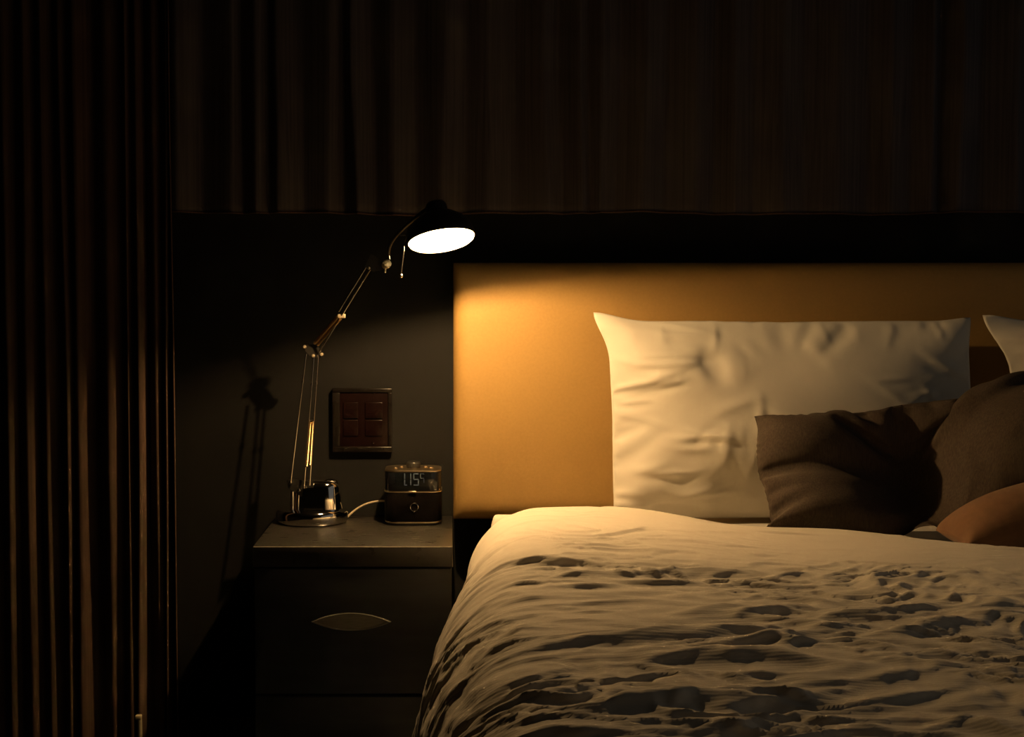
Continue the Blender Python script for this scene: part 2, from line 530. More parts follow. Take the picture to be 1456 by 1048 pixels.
def refine(P):
    n, m = P.shape[:2]
    Q = np.empty((2 * n - 1, m, 3)); Q[::2] = P; Q[1::2] = .5 * (P[1:] + P[:-1])
    Q[3:-3:2] = (9 * (P[1:-2] + P[2:-1]) - (P[:-3] + P[3:])) / 16
    R = np.empty((2 * n - 1, 2 * m - 1, 3)); R[:, ::2] = Q; R[:, 1::2] = .5 * (Q[:, 1:] + Q[:, :-1])
    R[:, 3:-3:2] = (9 * (Q[:, 1:-2] + Q[:, 2:-1]) - (Q[:, :-3] + Q[:, 3:])) / 16
    return R

def sim_pillow(w, h, c, ux, uy, Vt, seed, n=76, m=50, steps=170, planes=(), pinch=None, taper=.05, seam=.05, ear=(), grav=0.0, press=60.0, loose=.04, iters=3):
    """two sewn sheets blown up to volume Vt. c centre, ux/uy in-plane axes; planes: (point, normal)"""
    rng = np.random.default_rng(seed)
    c = np.array(c, float); ux = np.array(ux, float); uy = np.array(uy, float)
    ux /= np.linalg.norm(ux); uy -= ux * (ux @ uy); uy /= np.linalg.norm(uy)
    nz = np.cross(ux, uy)
    a = np.linspace(-w / 2, w / 2, n)[:, None]; b = np.linspace(-h / 2, h / 2, m)[None]
    A = a * (1 - taper * (2 * b / h) ** 4 + 0 * a); B = b * (1 - taper * 1.6 * (2 * a / w) ** 6)
    base = c + A[..., None] * ux + B[..., None] * uy
    for eu, ev, du_, dv_, rad in ear:
        wg = np.exp(-((A - eu * w / 2)**2 + (B - ev * h / 2)**2) / rad**2)[..., None]
        base = base + wg * (du_ * ux + dv_ * uy)
    fall = np.cos(np.clip(a / w * PI, -PI / 2, PI / 2)) * np.cos(np.clip(b / h * PI, -PI / 2, PI / 2))
    P = np.stack([base + nz * (fall * .03)[..., None], base - nz * (fall * .03)[..., None]]).astype(np.float32)
    for l in (0, 1):
        P[l] += (nz * (smooth_noise(n, m, 7, 5, rng) * .004 * (fall > .02))[..., None])
    R = np.stack([base, base])
    E = []
    for l in (0, 1):
        jig = 1 + smooth_noise(n, m, 12, 9, rng) * loose
        for aa, bb, k, L in rest_of(R[l], cloth_edges(n, m)):
            E.append(((l,) + aa, (l,) + bb, k, (L * .5 * (jig[aa] + jig[bb])).astype(np.float32)))
    cell = (w / (n - 1)) * (h / (m - 1))
    stiff = {'s': 1.0, 'd': .5, 'b': .3, 'w': .1}
    Q = P.copy()
    dt2 = 1 / 120**2
    for it in range(steps):
        V = (P - Q) * .93
        Q = P.copy(); P = P + V
        P[..., 2] -= grav * dt2
        N0, N1 = normals(P[0]), -normals(P[1])
        th = ((P[0] - P[1]) * nz.astype(np.float32)).sum(-1)
        vol = float(np.abs(th).sum() * cell)
        p = press * max(0.0, min(1.0, 1.6 * (1 - vol / Vt)))
        s0 = 1.0 if (N0[n // 2, m // 2] @ nz) > 0 else -1.0
        P[0] += N0 * (s0 * p * dt2); P[1] += N1 * (s0 * p * dt2)
        if pinch:
            for (i, j, rad, k) in pinch:
                ii = int(i * (n - 1)); jj = int(j * (m - 1))
                I, J = np.meshgrid(np.arange(n), np.arange(m), indexing='ij')
                wgt = np.exp(-(((I - ii) * w / n)**2 + ((J - jj) * h / m * .55)**2) / rad**2)[..., None].astype(np.float32)
                mid = .5 * (P[0] + P[1])
                P[0] += (mid - nz.astype(np.float32) * .01 - P[0]) * wgt * k
        for _ in range(iters):
            for aa, bb, k, L in E:
                pull(P, aa, bb, L, stiff[k], False)
        for bd in ((0, slice(None)), (-1, slice(None)), (slice(None), 0), (slice(None), -1)):
            e = .5 * (P[0][bd] + P[1][bd]); P[0][bd] = e; P[1][bd] = e
        if seam:
            for bd in ((0, slice(None)), (-1, slice(None)), (slice(None), 0), (slice(None), -1)):
                for l in (0, 1): P[l][bd] += (base[bd] - P[l][bd]) * seam
        for pt, nn in planes:
            nn = np.array(nn, np.float32); nn /= np.linalg.norm(nn)
            d = ((P - np.array(pt, np.float32)) * nn).sum(-1)
            hit = d < 0
            P -= np.where(hit, d, 0)[..., None] * nn
            fr = np.where(hit, .5, 0)[..., None]
            mv = P - Q
            P -= fr * (mv - (mv * nn).sum(-1, keepdims=True) * nn)
    uv = np.stack([np.broadcast_to(a, (n, m)), np.broadcast_to(b, (n, m))], -1)
    return P, uv

def crease(P, w, h, rng, specs):
    """small sewn-in creases on both sheets; specs: (count, u range, v range, angle, spread, length, width, height)"""
    P = np.stack([refine(P[0]), refine(P[1])])
    n, m = P.shape[1:3]
    U = np.linspace(-w / 2, w / 2, n)[:, None]; V = np.linspace(-h / 2, h / 2, m)[None]
    edge = np.minimum(1, np.minimum(w / 2 - np.abs(U), h / 2 - np.abs(V)) / .012)
    for l in (0, 1):
        H = np.zeros((n, m))
        for cnt, ur, vr, ang, spr, ln, wd, am in specs:
            for k in range(cnt):
                cu = rng.uniform(*ur) * w; cv = rng.uniform(*vr) * h; a = rng.gauss(ang, spr)
                L = ln * rng.uniform(.5, 1.4); sg = wd * rng.uniform(.7, 1.5); A = am * rng.uniform(.4, 1.3)
                s_ = (U - cu) * math.cos(a) + (V - cv) * math.sin(a); t_ = -(U - cu) * math.sin(a) + (V - cv) * math.cos(a) - rng.uniform(-1.5, 1.5) * s_ * s_
                H += A * np.clip(1 - (s_ / L)**2, 0, 1)**1.5 * (np.exp(-(t_ / np.where(t_ < 0, sg * .8, sg * 1.4))**2) - .4 * np.exp(-((t_ + 2.2 * sg) / (1.4 * sg))**2))
        N = normals(P[l])
        out = P[l] - P[1 - l]
        N *= np.where((N * out).sum(-1, keepdims=True) < 0, -1, 1)
        P[l] = P[l] + N * (np.clip(H, -.005, .009) * edge)[..., None]
    for bd in ((0, slice(None)), (-1, slice(None)), (slice(None), 0), (slice(None), -1)):
        e = .5 * (P[0][bd] + P[1][bd]); P[0][bd] = e; P[1][bd] = e
    uv = np.stack([np.broadcast_to(U, (n, m)), np.broadcast_to(V, (n, m))], -1)
    return P, uv

def pillow_mesh(name, P, uv):
    n, m = P.shape[1:3]
    idx0 = np.arange(n * m).reshape(n, m)
    idx1 = idx0 + n * m
    idx1 = idx1.copy()
    idx1[0] = idx0[0]; idx1[-1] = idx0[-1]; idx1[:, 0] = idx0[:, 0]; idx1[:, -1] = idx0[:, -1]
    q = lambda I: np.stack([I[:-1, :-1], I[1:, :-1], I[1:, 1:], I[:-1, 1:]], -1).reshape(-1, 4)
    f = np.concatenate([q(idx0), q(idx1)[:, ::-1]])
    used = np.unique(f); remap = -np.ones(2 * n * m, int); remap[used] = np.arange(len(used))
    V = P.reshape(-1, 3)[used]
    me = bpy.data.meshes.new(name)
    me.from_pydata(V.tolist(), [], remap[f].tolist())
    ul = me.uv_layers.new(name='UVMap')
    UV = np.concatenate([uv.reshape(-1, 2), uv.reshape(-1, 2)])
    ul.data.foreach_set('uv', UV[f.ravel()].astype(np.float32).ravel())
    for p in me.polygons: p.use_smooth = True
    return me

def subsurf(o, lv=1):
    md = o.modifiers.new('smooth', 'SUBSURF'); md.levels = lv; md.render_levels = lv
    return o
# ------------------------------------------------------------------ the room
XL, XR, YB, ZC = -1.75, 2.35, -.6, 2.55
struct('floor', box((XL - .1, YB, -.1), (XR + .1, WALL_Y + .12, 0)), M['floor'])
struct('wall_back', box((XL - .1, WALL_Y, 0), (XR + .1, WALL_Y + .12, ZC)), M['wall'])
struct('wall_left', box((XL - .1, YB, 0), (XL, WALL_Y, ZC)), M['wall'])
struct('wall_front', box((XL - .1, YB - .1, 0), (XR + .1, YB, ZC)), M['wall'])
struct('ceiling', box((XL - .1, YB, ZC), (XR + .1, WALL_Y + .12, ZC + .1)), M['ceil'])
struct('baseboard_back', box((XL, WALL_Y - .012, 0), (XR, WALL_Y, .07), .003), M['trim'])

# ------------------------------------------------------------------ curtains
def curtain_mesh(name, xs_ridge, y0, z0, z1, depth, hem, seed, thick=.004, nz=48):
    """pleated cloth with ridges (towards the room) at the given x; hem(x) shifts its lower edge"""
    rng = random.Random(seed)
    pts = []
    for i, x in enumerate(xs_ridge):
        pts.append((x, -depth * rng.uniform(.55, 1.0)))
        if i + 1 < len(xs_ridge):
            xn = xs_ridge[i + 1]
            pts.append((x + (xn - x) * rng.uniform(.42, .62), depth * rng.uniform(.3, .9)))
    xs, ys = [], []
    for (xa, ya), (xb, yb) in zip(pts, pts[1:]):
        for k in range(10):
            t = k / 10; s = .5 - .5 * math.cos(PI * t)
            xs.append(xa + (xb - xa) * (.6 * t + .4 * s)); ys.append(ya + (yb - ya) * s)
    xs.append(pts[-1][0]); ys.append(pts[-1][1])
    xs = np.array(xs); ys = np.array(ys)
    n = len(xs)
    P = np.empty((n, nz, 3), np.float32)
    zz = np.linspace(0, 1, nz)
    rg = np.random.default_rng(seed)
    wob = smooth_noise(n, nz, 14, 16, rg)
    for j, t in enumerate(zz):
        amp = .80 + .25 * t
        P[:, j, 0] = xs + wob[:, j] * .0035
        P[:, j, 1] = y0 + ys * amp + wob[::-1, j] * .003
        P[:, j, 2] = z1 + (z0 - z1) * t
    low = np.array([hem(x) for x in xs])
    P[:, :, 2] += low[:, None] * (zz[None] ** 12)
    uv = np.stack([np.broadcast_to(xs[:, None], (n, nz)), np.broadcast_to(zz[None], (n, nz))], -1)
    return grid_mesh(name, P, uv), P

def solid(o, t):
    md = o.modifiers.new('cloth_thickness', 'SOLIDIFY'); md.thickness = t; md.offset = 0
    return o

rr = random.Random(3)
rid = [at(px, 600, 3.04).x for px in (33, 60, 87, 106, 152, 178, 189, 218, 234)]
x = rid[0]; lead = []
while x > XL + .12:
    x -= rr.uniform(.035, .065); lead.insert(0, x)
rid = lead + rid + [at(243, 600, 3.04).x]
me, _ = curtain_mesh('curtain', rid, 3.085, .02, 2.42, .017, lambda x: 0, 5)
o = link('curtain', me, M['curtain'], loc=(-1.0, 3.085, 0))
tag(solid(o, .003), 'floor-length dark brown pleated curtain hanging left of the nightstand', 'curtain')

rid, x = [], at(238, 300, 3.215).x - .12
while x < XR - .25:
    rid.append(x); x += rr.choice((.055, .075, .09, .11, .13)) * rr.uniform(.85, 1.1)
ph = [rr.uniform(0, 6) for _ in range(4)]
zh = at(640, 303.5, 3.20).z
me, VP = curtain_mesh('curtain', rid, 3.212, zh, 2.42, .020,
                      lambda x: .0022 * math.sin(7 * x + ph[0]) + .0018 * math.sin(17 * x + ph[1]), 9)
o = link('curtain', me, M['valance'], loc=(.6, 3.212, zh))
solid(o, .003)
tag(o, 'short dark curtain hanging across the wall above the headboard, its hem over the lamp', 'curtain')
bm = bmesh.new()
for j in range(3): pass
hp = [Vector(VP[i, -1].tolist()) + Vector((0, -.003, .001)) for i in range(0, VP.shape[0], 2)]
ho = part('hem', tube(hp, .0022, 6), M['curtain'], o, 'thin paler stitched hem')

# ------------------------------------------------------------------ headboard
hx0, hz1 = at(644.6, 560, HB_Y + .03).x, at(700, 373.5, HB_Y + .03).z
hz0 = at(644, 739, HB_Y + .02).z
hb = thing('headboard', 'orange upholstered headboard panel fixed to the dark wall behind the bed', 'headboard', (1.0, WALL_Y - .02, hz0))
def cushion_panel(lo, hi, r, nx, nz_):
    """front face with a softly rolled edge; closed at the back"""
    bm = bmesh.new()
    e = [0, .004, .010, .017, .025, .034, .044, .055]
    xs = [lo[0] + t for t in e] + [lo[0] + .055 + (hi[0] - lo[0] - .11) * k / nx for k in range(1, nx)] + [hi[0] - t for t in e[::-1]]
    zs = [lo[2] + t for t in e] + [lo[2] + .055 + (hi[2] - lo[2] - .11) * k / nz_ for k in range(1, nz_)] + [hi[2] - t for t in e[::-1]]
    def roll(t):
        t = min(1, t / .05); return math.sqrt(max(0, 1 - (1 - t)**2.3))
    V = [[bm.verts.new((x, lo[1] + r * (1 - min(roll(min(x - lo[0], hi[0] - x)), 1) * min(roll(min(z - lo[2], hi[2] - z)), 1)), z)) for z in zs] for x in xs]
    for i in range(len(xs) - 1):
        for j in range(len(zs) - 1):
            bm.faces.new((V[i][j], V[i + 1][j], V[i + 1][j + 1], V[i][j + 1]))
    ring = [V[i][0] for i in range(len(xs))] + [V[-1][j] for j in range(1, len(zs))] + [V[i][-1] for i in range(len(xs) - 2, -1, -1)] + [V[0][j] for j in range(len(zs) - 2, 0, -1)]
    back = [bm.verts.new((v.co.x, hi[1], v.co.z)) for v in ring]
    for k in range(len(ring)):
        k2 = (k + 1) % len(ring)
        bm.faces.new((ring[k], ring[k2], back[k2], back[k]))
    bm.faces.new(back)
    return bm
part('upholstery', cushion_panel((hx0, HB_Y, hz0), (1.72, WALL_Y - .022, hz1), .034, 40, 16), M['orange'], hb, angle=60)
part('wall_mount_board', box((hx0 + .05, WALL_Y - .0215, hz0 + .05), (1.67, WALL_Y - .001, hz1 - .05), .002), M['base'], hb, 'dark backing board')

# ------------------------------------------------------------------ bed
bed = thing('bed', 'low bed with dark base and mattress under the cream duvet', 'bed', (.85, 2.05, 0))
part('bed_base', box((.085, 1.17, .10), (BED_R - .10, 3.12, .30), .01), M['base'], bed, 'dark bed base')
def mattress():
    bm = box((.095, 1.16, .302), (BED_R - .16, 3.14, MAT_Z - .004), .06, 5)
    return bm
part('mattress', mattress(), M['sheet'], bed, 'pale mattress in a fitted sheet')
for sx in (.14, BED_R - .13):
    for sy in (1.22, 3.02):
        part('leg', lathe([(.022, 0), (.028, .02), (.03, .098)], (sx, sy, 0), n=20), M['trim'], bed)

DP, DUV = sim_duvet()
o = link('duvet', grid_mesh('duvet', DP, DUV), M['duvet'], loc=(.8, 2.0, ZT))
tag(o, 'crumpled cream cotton duvet spread over the bed', 'duvet')

PLN = [((0, 0, MAT_Z + .004), (0, 0, 1)), ((0, HB_Y - .006, 0), (0, -1, 0))]
def pillow(label, mt, w, h, c, ux, uy, Vt, seed, group=None, cat='pillow', name='pillow', planes=PLN, folds=(), **k):
    P, uv = sim_pillow(w, h, c, ux, uy, Vt, seed, planes=planes, **k)
    P, uv = crease(P, w, h, random.Random(seed), folds)
    o = link(name, pillow_mesh(name, P, uv), mt, loc=c)
    tag(o, label, cat, group)
    return o, P

# leaning against the headboard
lean = lambda a, roll=0: ((math.cos(roll), 0, math.sin(roll)), (-math.sin(roll) * math.cos(a), math.sin(a), math.cos(a) * math.cos(roll)))
CREASE = [(34, (-.49, -.22), (-.45, .45), .0, .16, .075, .007, .0036), (24, (-.2, .5), (-.4, .42), .0, .6, .08, .009, .003),
          (10, (-.45, .45), (.36, .48), 1.4, .35, .035, .008, .0014), (8, (.25, .49), (-.45, .45), .0, .2, .07, .007, .003)]
ux, uy = lean(math.radians(13))
pillow('white cotton pillow leaning on the headboard, brightly lit at its left edge nearest the lamp', M['white'], .80, .455,
       (.742, 3.04, .785), ux, uy, .026, 77, 'white pillows', loose=.02, taper=.02, seam=.035, folds=CREASE,
       ear=[(-1, 1, -.035, .022, .05), (1, 1, .012, .012, .05)], planes=PLN + [((0, 2.985, .60), (0, 1, .9))])
ux, uy = lean(math.radians(14), math.radians(-4))
pillow('white cotton pillow behind the raised end of the dark pillow, only a folded corner showing', M['white'], .82, .47,
       (1.61, 3.02, .752), ux, uy, .028, 35, 'white pillows', taper=.03, seam=.03, folds=CREASE, ear=[(-1, 1, -.07, .015, .07)])
ux, uy = lean(math.radians(40), math.radians(7.5))
pillow('long charcoal fabric pillow with a dent, lying in front of the white pillows', M['darkfab'], .90, .31,
       (1.045, 2.80, .738), ux, uy, .016, 48, pinch=[(.38, .5, .05, .06)], taper=.0, seam=.03,
       planes=[((0, 0, .580), (0, 0, 1)), ((.99, 0, .580), (-.6, 0, 1)), ((0, 2.885, 0), (0, -1, 0)), ((0, 2.745, .58), (0, 1, .4))], ear=[(-1, 1, .03, 0, .08), (-1, -1, -.01, -.01, .08)],
       folds=[(9, (-.16, .1), (-.45, .45), 1.2, .4, .05, .011, .003), (6, (.1, .48), (-.4, .4), .3, .7, .06, .010, .0025)])
pillow('caramel brown cushion lying flat under the end of the charcoal pillow', M['brownfab'], .44, .18,
       (1.15, 2.64, .650), (1, 0, .26), (0, 1, .05), .006, 52, cat='cushion', name='cushion', planes=[((0, 0, .580), (0, 0, 1)), ((0, 2.565, .59), (0, 1, .3))], n=50, m=40)
# ------------------------------------------------------------------ nightstand
NF = 2.86
nx0, nx1 = at(359.5, 777, NF).x, at(643.5, 777, NF).x
nz = at(500, 777, NF).z
zap = at(500, 806, NF).z
ns = thing('nightstand', 'dark nightstand with a scuffed top and lens-shaped pull beside the bed', 'nightstand', ((nx0 + nx1) / 2, 3.05, 0))
part('top', box((nx0, NF, zap), (nx1, WALL_Y - .002, nz), .0015, 2), M['standtop'], ns, 'scuffed dark grey top')
part('edge_strip', tube([(nx0 + .001, NF - .0003, nz - .0012), (nx1 - .0005, NF - .0003, nz - .0012), (nx1 - .0005, NF - .0003, zap)], .0011, 8), M['edge'], ns, 'thin edge strip coloured pale as a painted highlight')
bm = bmesh.new()
add_box(bm, (nx0 + .004, NF + .022, .05), (nx0 + .022, WALL_Y - .004, zap - .001), .001)
add_box(bm, (nx1 - .022, NF + .022, .05), (nx1 - .004, WALL_Y - .004, zap - .001), .001)
add_box(bm, (nx0 + .022, WALL_Y - .02, .05), (nx1 - .022, WALL_Y - .004, zap - .001), .001)
add_box(bm, (nx0 + .022, NF + .022, .05), (nx1 - .022, WALL_Y - .02, .07), .001)
part('cabinet_body', bm, M['stand'], ns)
part('plinth', box((nx0 + .03, NF + .05, 0), (nx1 - .03, WALL_Y - .01, .05), .002), M['trim'], ns)
zmid = .235
dr = part('drawer', box((nx0 + .002, NF + .002, zmid + .003), (nx1 - .002, NF + .0215, zap - .004), .002), M['stand'], ns, 'deep drawer front with pull')
part('drawer', box((nx0 + .002, NF + .002, .055), (nx1 - .002, NF + .0215, zmid - .003), .002), M['stand'], ns, 'plain lower drawer front')
# pointed oval pull: a dished plate inside a raised lip
hc = at(499.5, 884, NF)
hw, hh = 58 * 2.86 / F, 13 * 2.86 / F
def lens(s, k=40):
    R = (hw * hw + hh * hh) / (2 * hh)
    out = []
    a0 = math.asin(hw / R)
    for i in range(k): 
        a = -a0 + 2 * a0 * i / k
        out.append((s * R * math.sin(a), s * (R * math.cos(a) - (R - hh))))
    for i in range(k):
        a = a0 - 2 * a0 * i / k
        out.append((s * R * math.sin(a), -s * (R * math.cos(a) - (R - hh))))
    return out
bm = bmesh.new()
yf = NF + .0018
rings = []
for s, d in ((1.0, 0), (.99, -.004), (.95, -.0055), (.90, -.0045), (.86, -.001)):
    rings.append([bm.verts.new((hc.x + x, yf + d, hc.z + z)) for x, z in lens(s)])
for a, b in zip(rings, rings[1:]):
    for k in range(len(a)):
        bm.faces.new((a[k], a[(k + 1) % len(a)], b[(k + 1) % len(a)], b[k]))
bm.faces.new(rings[-1])
part('pull', bm, M['pull'], dr, 'grey metal lens-shaped pull', angle=50)

# ------------------------------------------------------------------ alarm clock
ck_w = 82.5 * 3.115 / F
cf = at(587, 747.5, 3.115)
cx, cy = cf.x, 3.115 + .055
cd = .110
cz0, cz1 = nz + .0005, at(587, 669, 3.12).z
ck = thing('alarm_clock', 'small black cube alarm clock showing the time on the nightstand', 'clock', (cx, cy, nz))
def rr_prism(w, d, r, z0, z1, bev=0.0):
    bm = bmesh.new()
    ol = rrect(cx, cy, w, d, r, 12)
    prof = [(0, z0), (0, z1)] if not bev else [(-bev, z0), (-bev * .3, z0 + bev * .3), (0, z0 + bev), (0, z1 - bev), (-bev * .3, z1 - bev * .3), (-bev, z1)]
    rings = []
    for off, z in prof:
        rings.append([bm.verts.new((cx + (x - cx) * (1 + 2 * off / w), cy + (y - cy) * (1 + 2 * off / d), z)) for x, y in ol])
    for a, b in zip(rings, rings[1:]):
        for k in range(len(a)):
            bm.faces.new((a[k], a[(k + 1) % len(a)], b[(k + 1) % len(a)], b[k]))
    bm.faces.new(rings[0]); bm.faces.new(rings[-1])
    return bm
RC = .030
zb1 = at(587, 701, 3.115).z
part('foot_plate', rr_prism(ck_w * .90, cd * .90, RC * .9, cz0, cz0 + .005, .001), M['trim'], ck)
part('base_band', rr_prism(ck_w * .985, cd * .985, RC, cz0 + .0052, cz0 + .0085, .0008), M['champ'], ck, 'thin metal base band')
part('lower_body', rr_prism(ck_w, cd, RC, cz0 + .009, zb1 - .0005, .002), M['clockbody'], ck, 'black leathery lower body')
bd = part('middle_band', rr_prism(ck_w * 1.01, cd * 1.01, RC, zb1, zb1 + .0032, .001), M['champ'], ck, 'shiny metal middle band')
part('release_tab', box((cx - .0095, cy - cd / 2 - .0045, zb1 + .0008), (cx + .0075, cy - cd / 2 + .002, zb1 + .0045), .0008), M['champ'], bd)
dp = part('display', rr_prism(ck_w * .985, cd * .985, RC, zb1 + .0037, cz1 - .004, .001), M['glass'], ck, 'glossy black display')
top = part('top_plate', rr_prism(ck_w * .985, cd * .985, RC, cz1 - .0035, cz1, .001), M['champ'], ck, 'metal top plate')
part('dial', lathe([(.0155, 0), (.0165, .002), (.0165, .010), (.0145, .013), (.006, .0145), (0, .0148)], (cx, cy, cz1 + .0003), n=40), M['gun'], top, 'dark round dial')
for dx, dy_ in ((-.040, -.020), (-.027, .004), (.027, .004), (.040, -.014)):
    part('button', lathe([(.0055, 0), (.0055, .0025), (.0045, .0035), (0, .004)], (cx + dx, cy + dy_, cz1 + .0002), n=24), M['champ'], top)
yfr = cy - cd / 2
# little ring badge with a bead under it
bc = at(589, 721, yfr)
ring = [bc + Vector((math.cos(a), 0, math.sin(a))) * .0088 + Vector((0, -.0010, 0)) for a in [2 * PI * k / 40 for k in range(41)]]
bg = part('ring_badge', tube(ring, .0011, 8), M['chrome'], ck, 'small chrome ring badge')
part('badge_bead', lathe([(0, -.0024), (.0018, -.0015), (.0024, 0), (.0018, .0015), (0, .0024)], bc + Vector((0, -.002, -.0092)), (0, 1, 0), 16), M['chrome'], bg)
# seven-segment time
yd = cy - cd * .985 / 2 - .0005
def seg_digit(px, pw, py0, py1, segs, t=1.5):
    bm = bmesh.new()
    a = at(px, py0, yd); b = at(px + pw, py1, yd)
    x0, x1, z1_, z0_ = a.x, b.x, a.z, b.z
    tt = t * 3.1 / F; zm = (z0_ + z1_) / 2; g = tt * .35
    R = {'a': (x0 + g, z1_ - tt, x1 - g, z1_), 'd': (x0 + g, z0_, x1 - g, z0_ + tt), 'g': (x0 + g, zm - tt / 2, x1 - g, zm + tt / 2),
         'f': (x0, zm + g, x0 + tt, z1_ - g), 'e': (x0, z0_ + g, x0 + tt, zm - g), 'b': (x1 - tt, zm + g, x1, z1_ - g), 'c': (x1 - tt, z0_ + g, x1, zm - g)}
    for s in segs:
        p = R[s]; add_box(bm, (p[0], yd - .0004, p[1]), (p[2], yd + .0003, p[3]))
    return bm
part('digit', seg_digit(574.6, 4.6, 673, 690.5, 'fed'), M['digit'], dp, smooth=False)
part('digit', seg_digit(583.2, 1.6, 673, 690.5, 'bc'), M['digit'], dp, smooth=False)
part('digit', seg_digit(587.6, 8.0, 673, 690.5, 'afgcd'), M['digit'], dp, smooth=False)
part('digit', seg_digit(597.6, 5.6, 673.2, 687, 'afgc', 1.1), M['digitdim'], dp, 'dim smaller digit', smooth=False)

# ------------------------------------------------------------------ desk lamp
LD = 3.177                                     # depth of the foot
lb = at(443.5, 735, LD); lb.z = nz + .0004
lamp = thing('desk_lamp', 'lit chrome swing-arm desk lamp standing on the nightstand', 'lamp', lb)
RB = 51.5 * LD / F
part('foot', lathe([(RB * .93, 0), (RB * .98, .002), (RB, .006), (RB, .020), (RB * .985, .026), (RB * .94, .030), (RB * .80, .0325), (RB * .76, .033)], lb, n=72), M['chrome'], lamp, 'round chrome foot')
hcx = at(450, 705, LD).x
HZ = at(452, 682, LD - .03).z - lb.z
def housing():
    bm = bmesh.new()
    rings = []
    prof = [(.0, .030), (.0, HZ - .020), (-.0025, HZ - .011), (-.008, HZ - .0045), (-.016, HZ - .001), (-.024, HZ)]
    for off, z in prof:
        w = .120 + 2 * off; d = .090 + 2 * off
        ol = rrect(hcx, LD, w, d, .040 + off * .9, 14)
        rings.append([bm.verts.new((x + (.004 * (z - .03) / HZ if x < hcx else -.006 * (z - .03) / HZ), y, lb.z + z)) for x, y in ol])
    for a, b in zip(rings, rings[1:]):
        for k in range(len(a)):
            bm.faces.new((a[k], a[(k + 1) % len(a)], b[(k + 1) % len(a)], b[k]))
    bm.faces.new(rings[0]); bm.faces.new(rings[-1])
    return bm
part('housing', housing(), M['chrome'], lamp, 'rounded chrome housing on the foot')
# pivot fork at the left of the housing
yb = LD - .050
b1, b2, b3 = at(413.5, 686, yb), at(432.5, 694, yb), at(440.5, 690, yb)
bm = bmesh.new()
add_prism(bm, [at(408, 683, yb + .006), at(417, 681, yb + .006), at(446, 686, yb + .006), at(445, 697, yb + .006), at(428, 706, yb + .006), at(410, 694, yb + .006)], (0, .004, 0))
fork = part('pivot_fork', bm, M['gun'], lamp, 'dark pivot fork', smooth=False)
part('post', tube([at(415.5, 699, yb + .002), at(415.5, 722, yb + .002), at(415.5, 733, yb + .002)], [.0045, .0045, .003], 16), M['chrome'], lamp, 'slim chrome post')
for p in (b1, at(425, 697, yb), at(434, 692, yb)):
    part('screw', lathe([(0, -.0055), (.003, -.0045), (.0042, -.002), (.0042, .009)], p, (0, 1, 0), 20), M['chrome'], fork)
# arms
ye = 3.135
e1, e2, e3 = at(437, 499, ye), at(446.5, 505, ye), at(452.5, 505, ye)
def stick(a, b, r=.0019, off=(0, 0, 0)):
    return tube([Vector(a) + Vector(off), Vector(b) + Vector(off)], r, 12)
dl = (0, -.004, 0)
lower = [(at(435.5, 503, ye), b1), (e2, b2), (e3, b3)]
for a, b in lower:
    rd = part('arm_rod', stick(a, b, off=dl), M['rod'], lamp, 'thin polished lower arm rod')
    c = Vector(a).lerp(Vector(b), .215) + Vector(dl)
    d = (Vector(b) - Vector(a)).normalized()
    part('collar', lathe([(.002, -.004), (.0031, -.003), (.0031, .003), (.002, .004)], c, d, 16), M['rod'], rd)
def L2(p, q, t): return Vector(p).lerp(Vector(q), t)
sa, sb = L2(e2, b2, .50), L2(e2, b2, .835)
sc, sd = L2(e3, b3, .50), L2(e3, b3, .835)
for (p, q) in ((sa.lerp(sc, .28), sb.lerp(sd, .22)), (sa.lerp(sc, .78), sb.lerp(sd, .80))):
    part('spring', helix(p + Vector(dl), q + Vector(dl), .0034, 44, .0008), M['spring'], lamp, 'brass-coloured lower coil spring')
for p, q in ((sa, sc), (sb, sd)):
    part('spring_pin', tube([p + Vector(dl), q + Vector(dl)], .0026, 10), M['gun'], lamp)
eb = part('elbow_plate', add_prism(bmesh.new(), [at(433, 491, ye), at(439, 490, ye), at(450, 490, ye), at(459, 503, ye), at(457, 509, ye), at(443, 509, ye), at(434, 499, ye)], (0, .004, 0)), M['gun'], lamp, 'dark elbow plate', smooth=False)
for px, py in ((433.2, 493.2), (445.5, 506), (457.3, 504)):
    part('screw', lathe([(0, -.0075), (.003, -.0065), (.0040, -.004), (.0040, .006)], at(px, py, ye), (0, 1, 0), 20), M['nickel'], eb)
yh = 2.99
h1, h2 = at(526.5, 383, yh), at(520.5, 380, yh)
part('arm_rod', stick(at(453.5, 501, ye - .004), h1, .0021), M['rod'], lamp, 'thin polished upper arm rod')
u0 = at(453.5, 501, ye - .004)
um = at(481.6, 443, L2(u0, h1, .43).y)
part('arm_rod', stick(um, h2, .0018), M['rod'], lamp, 'short polished upper arm rod')
ym = L2(u0, h1, .44).y
for off in (-2.0, 2.2):
    part('spring', helix(at(449.5 + off, 489 + off * .5, ye - .004), at(482.5 + off, 451 + off * .5, ym), .0032, 36, .0008), M['spring'], lamp, 'brass-coloured upper coil spring')
part('clamp', box(at(480, 452.5, ym - .004), at(491.5, 446.5, ym + .006), .0015), M['nickel'], lamp, 'small nickel clamp')
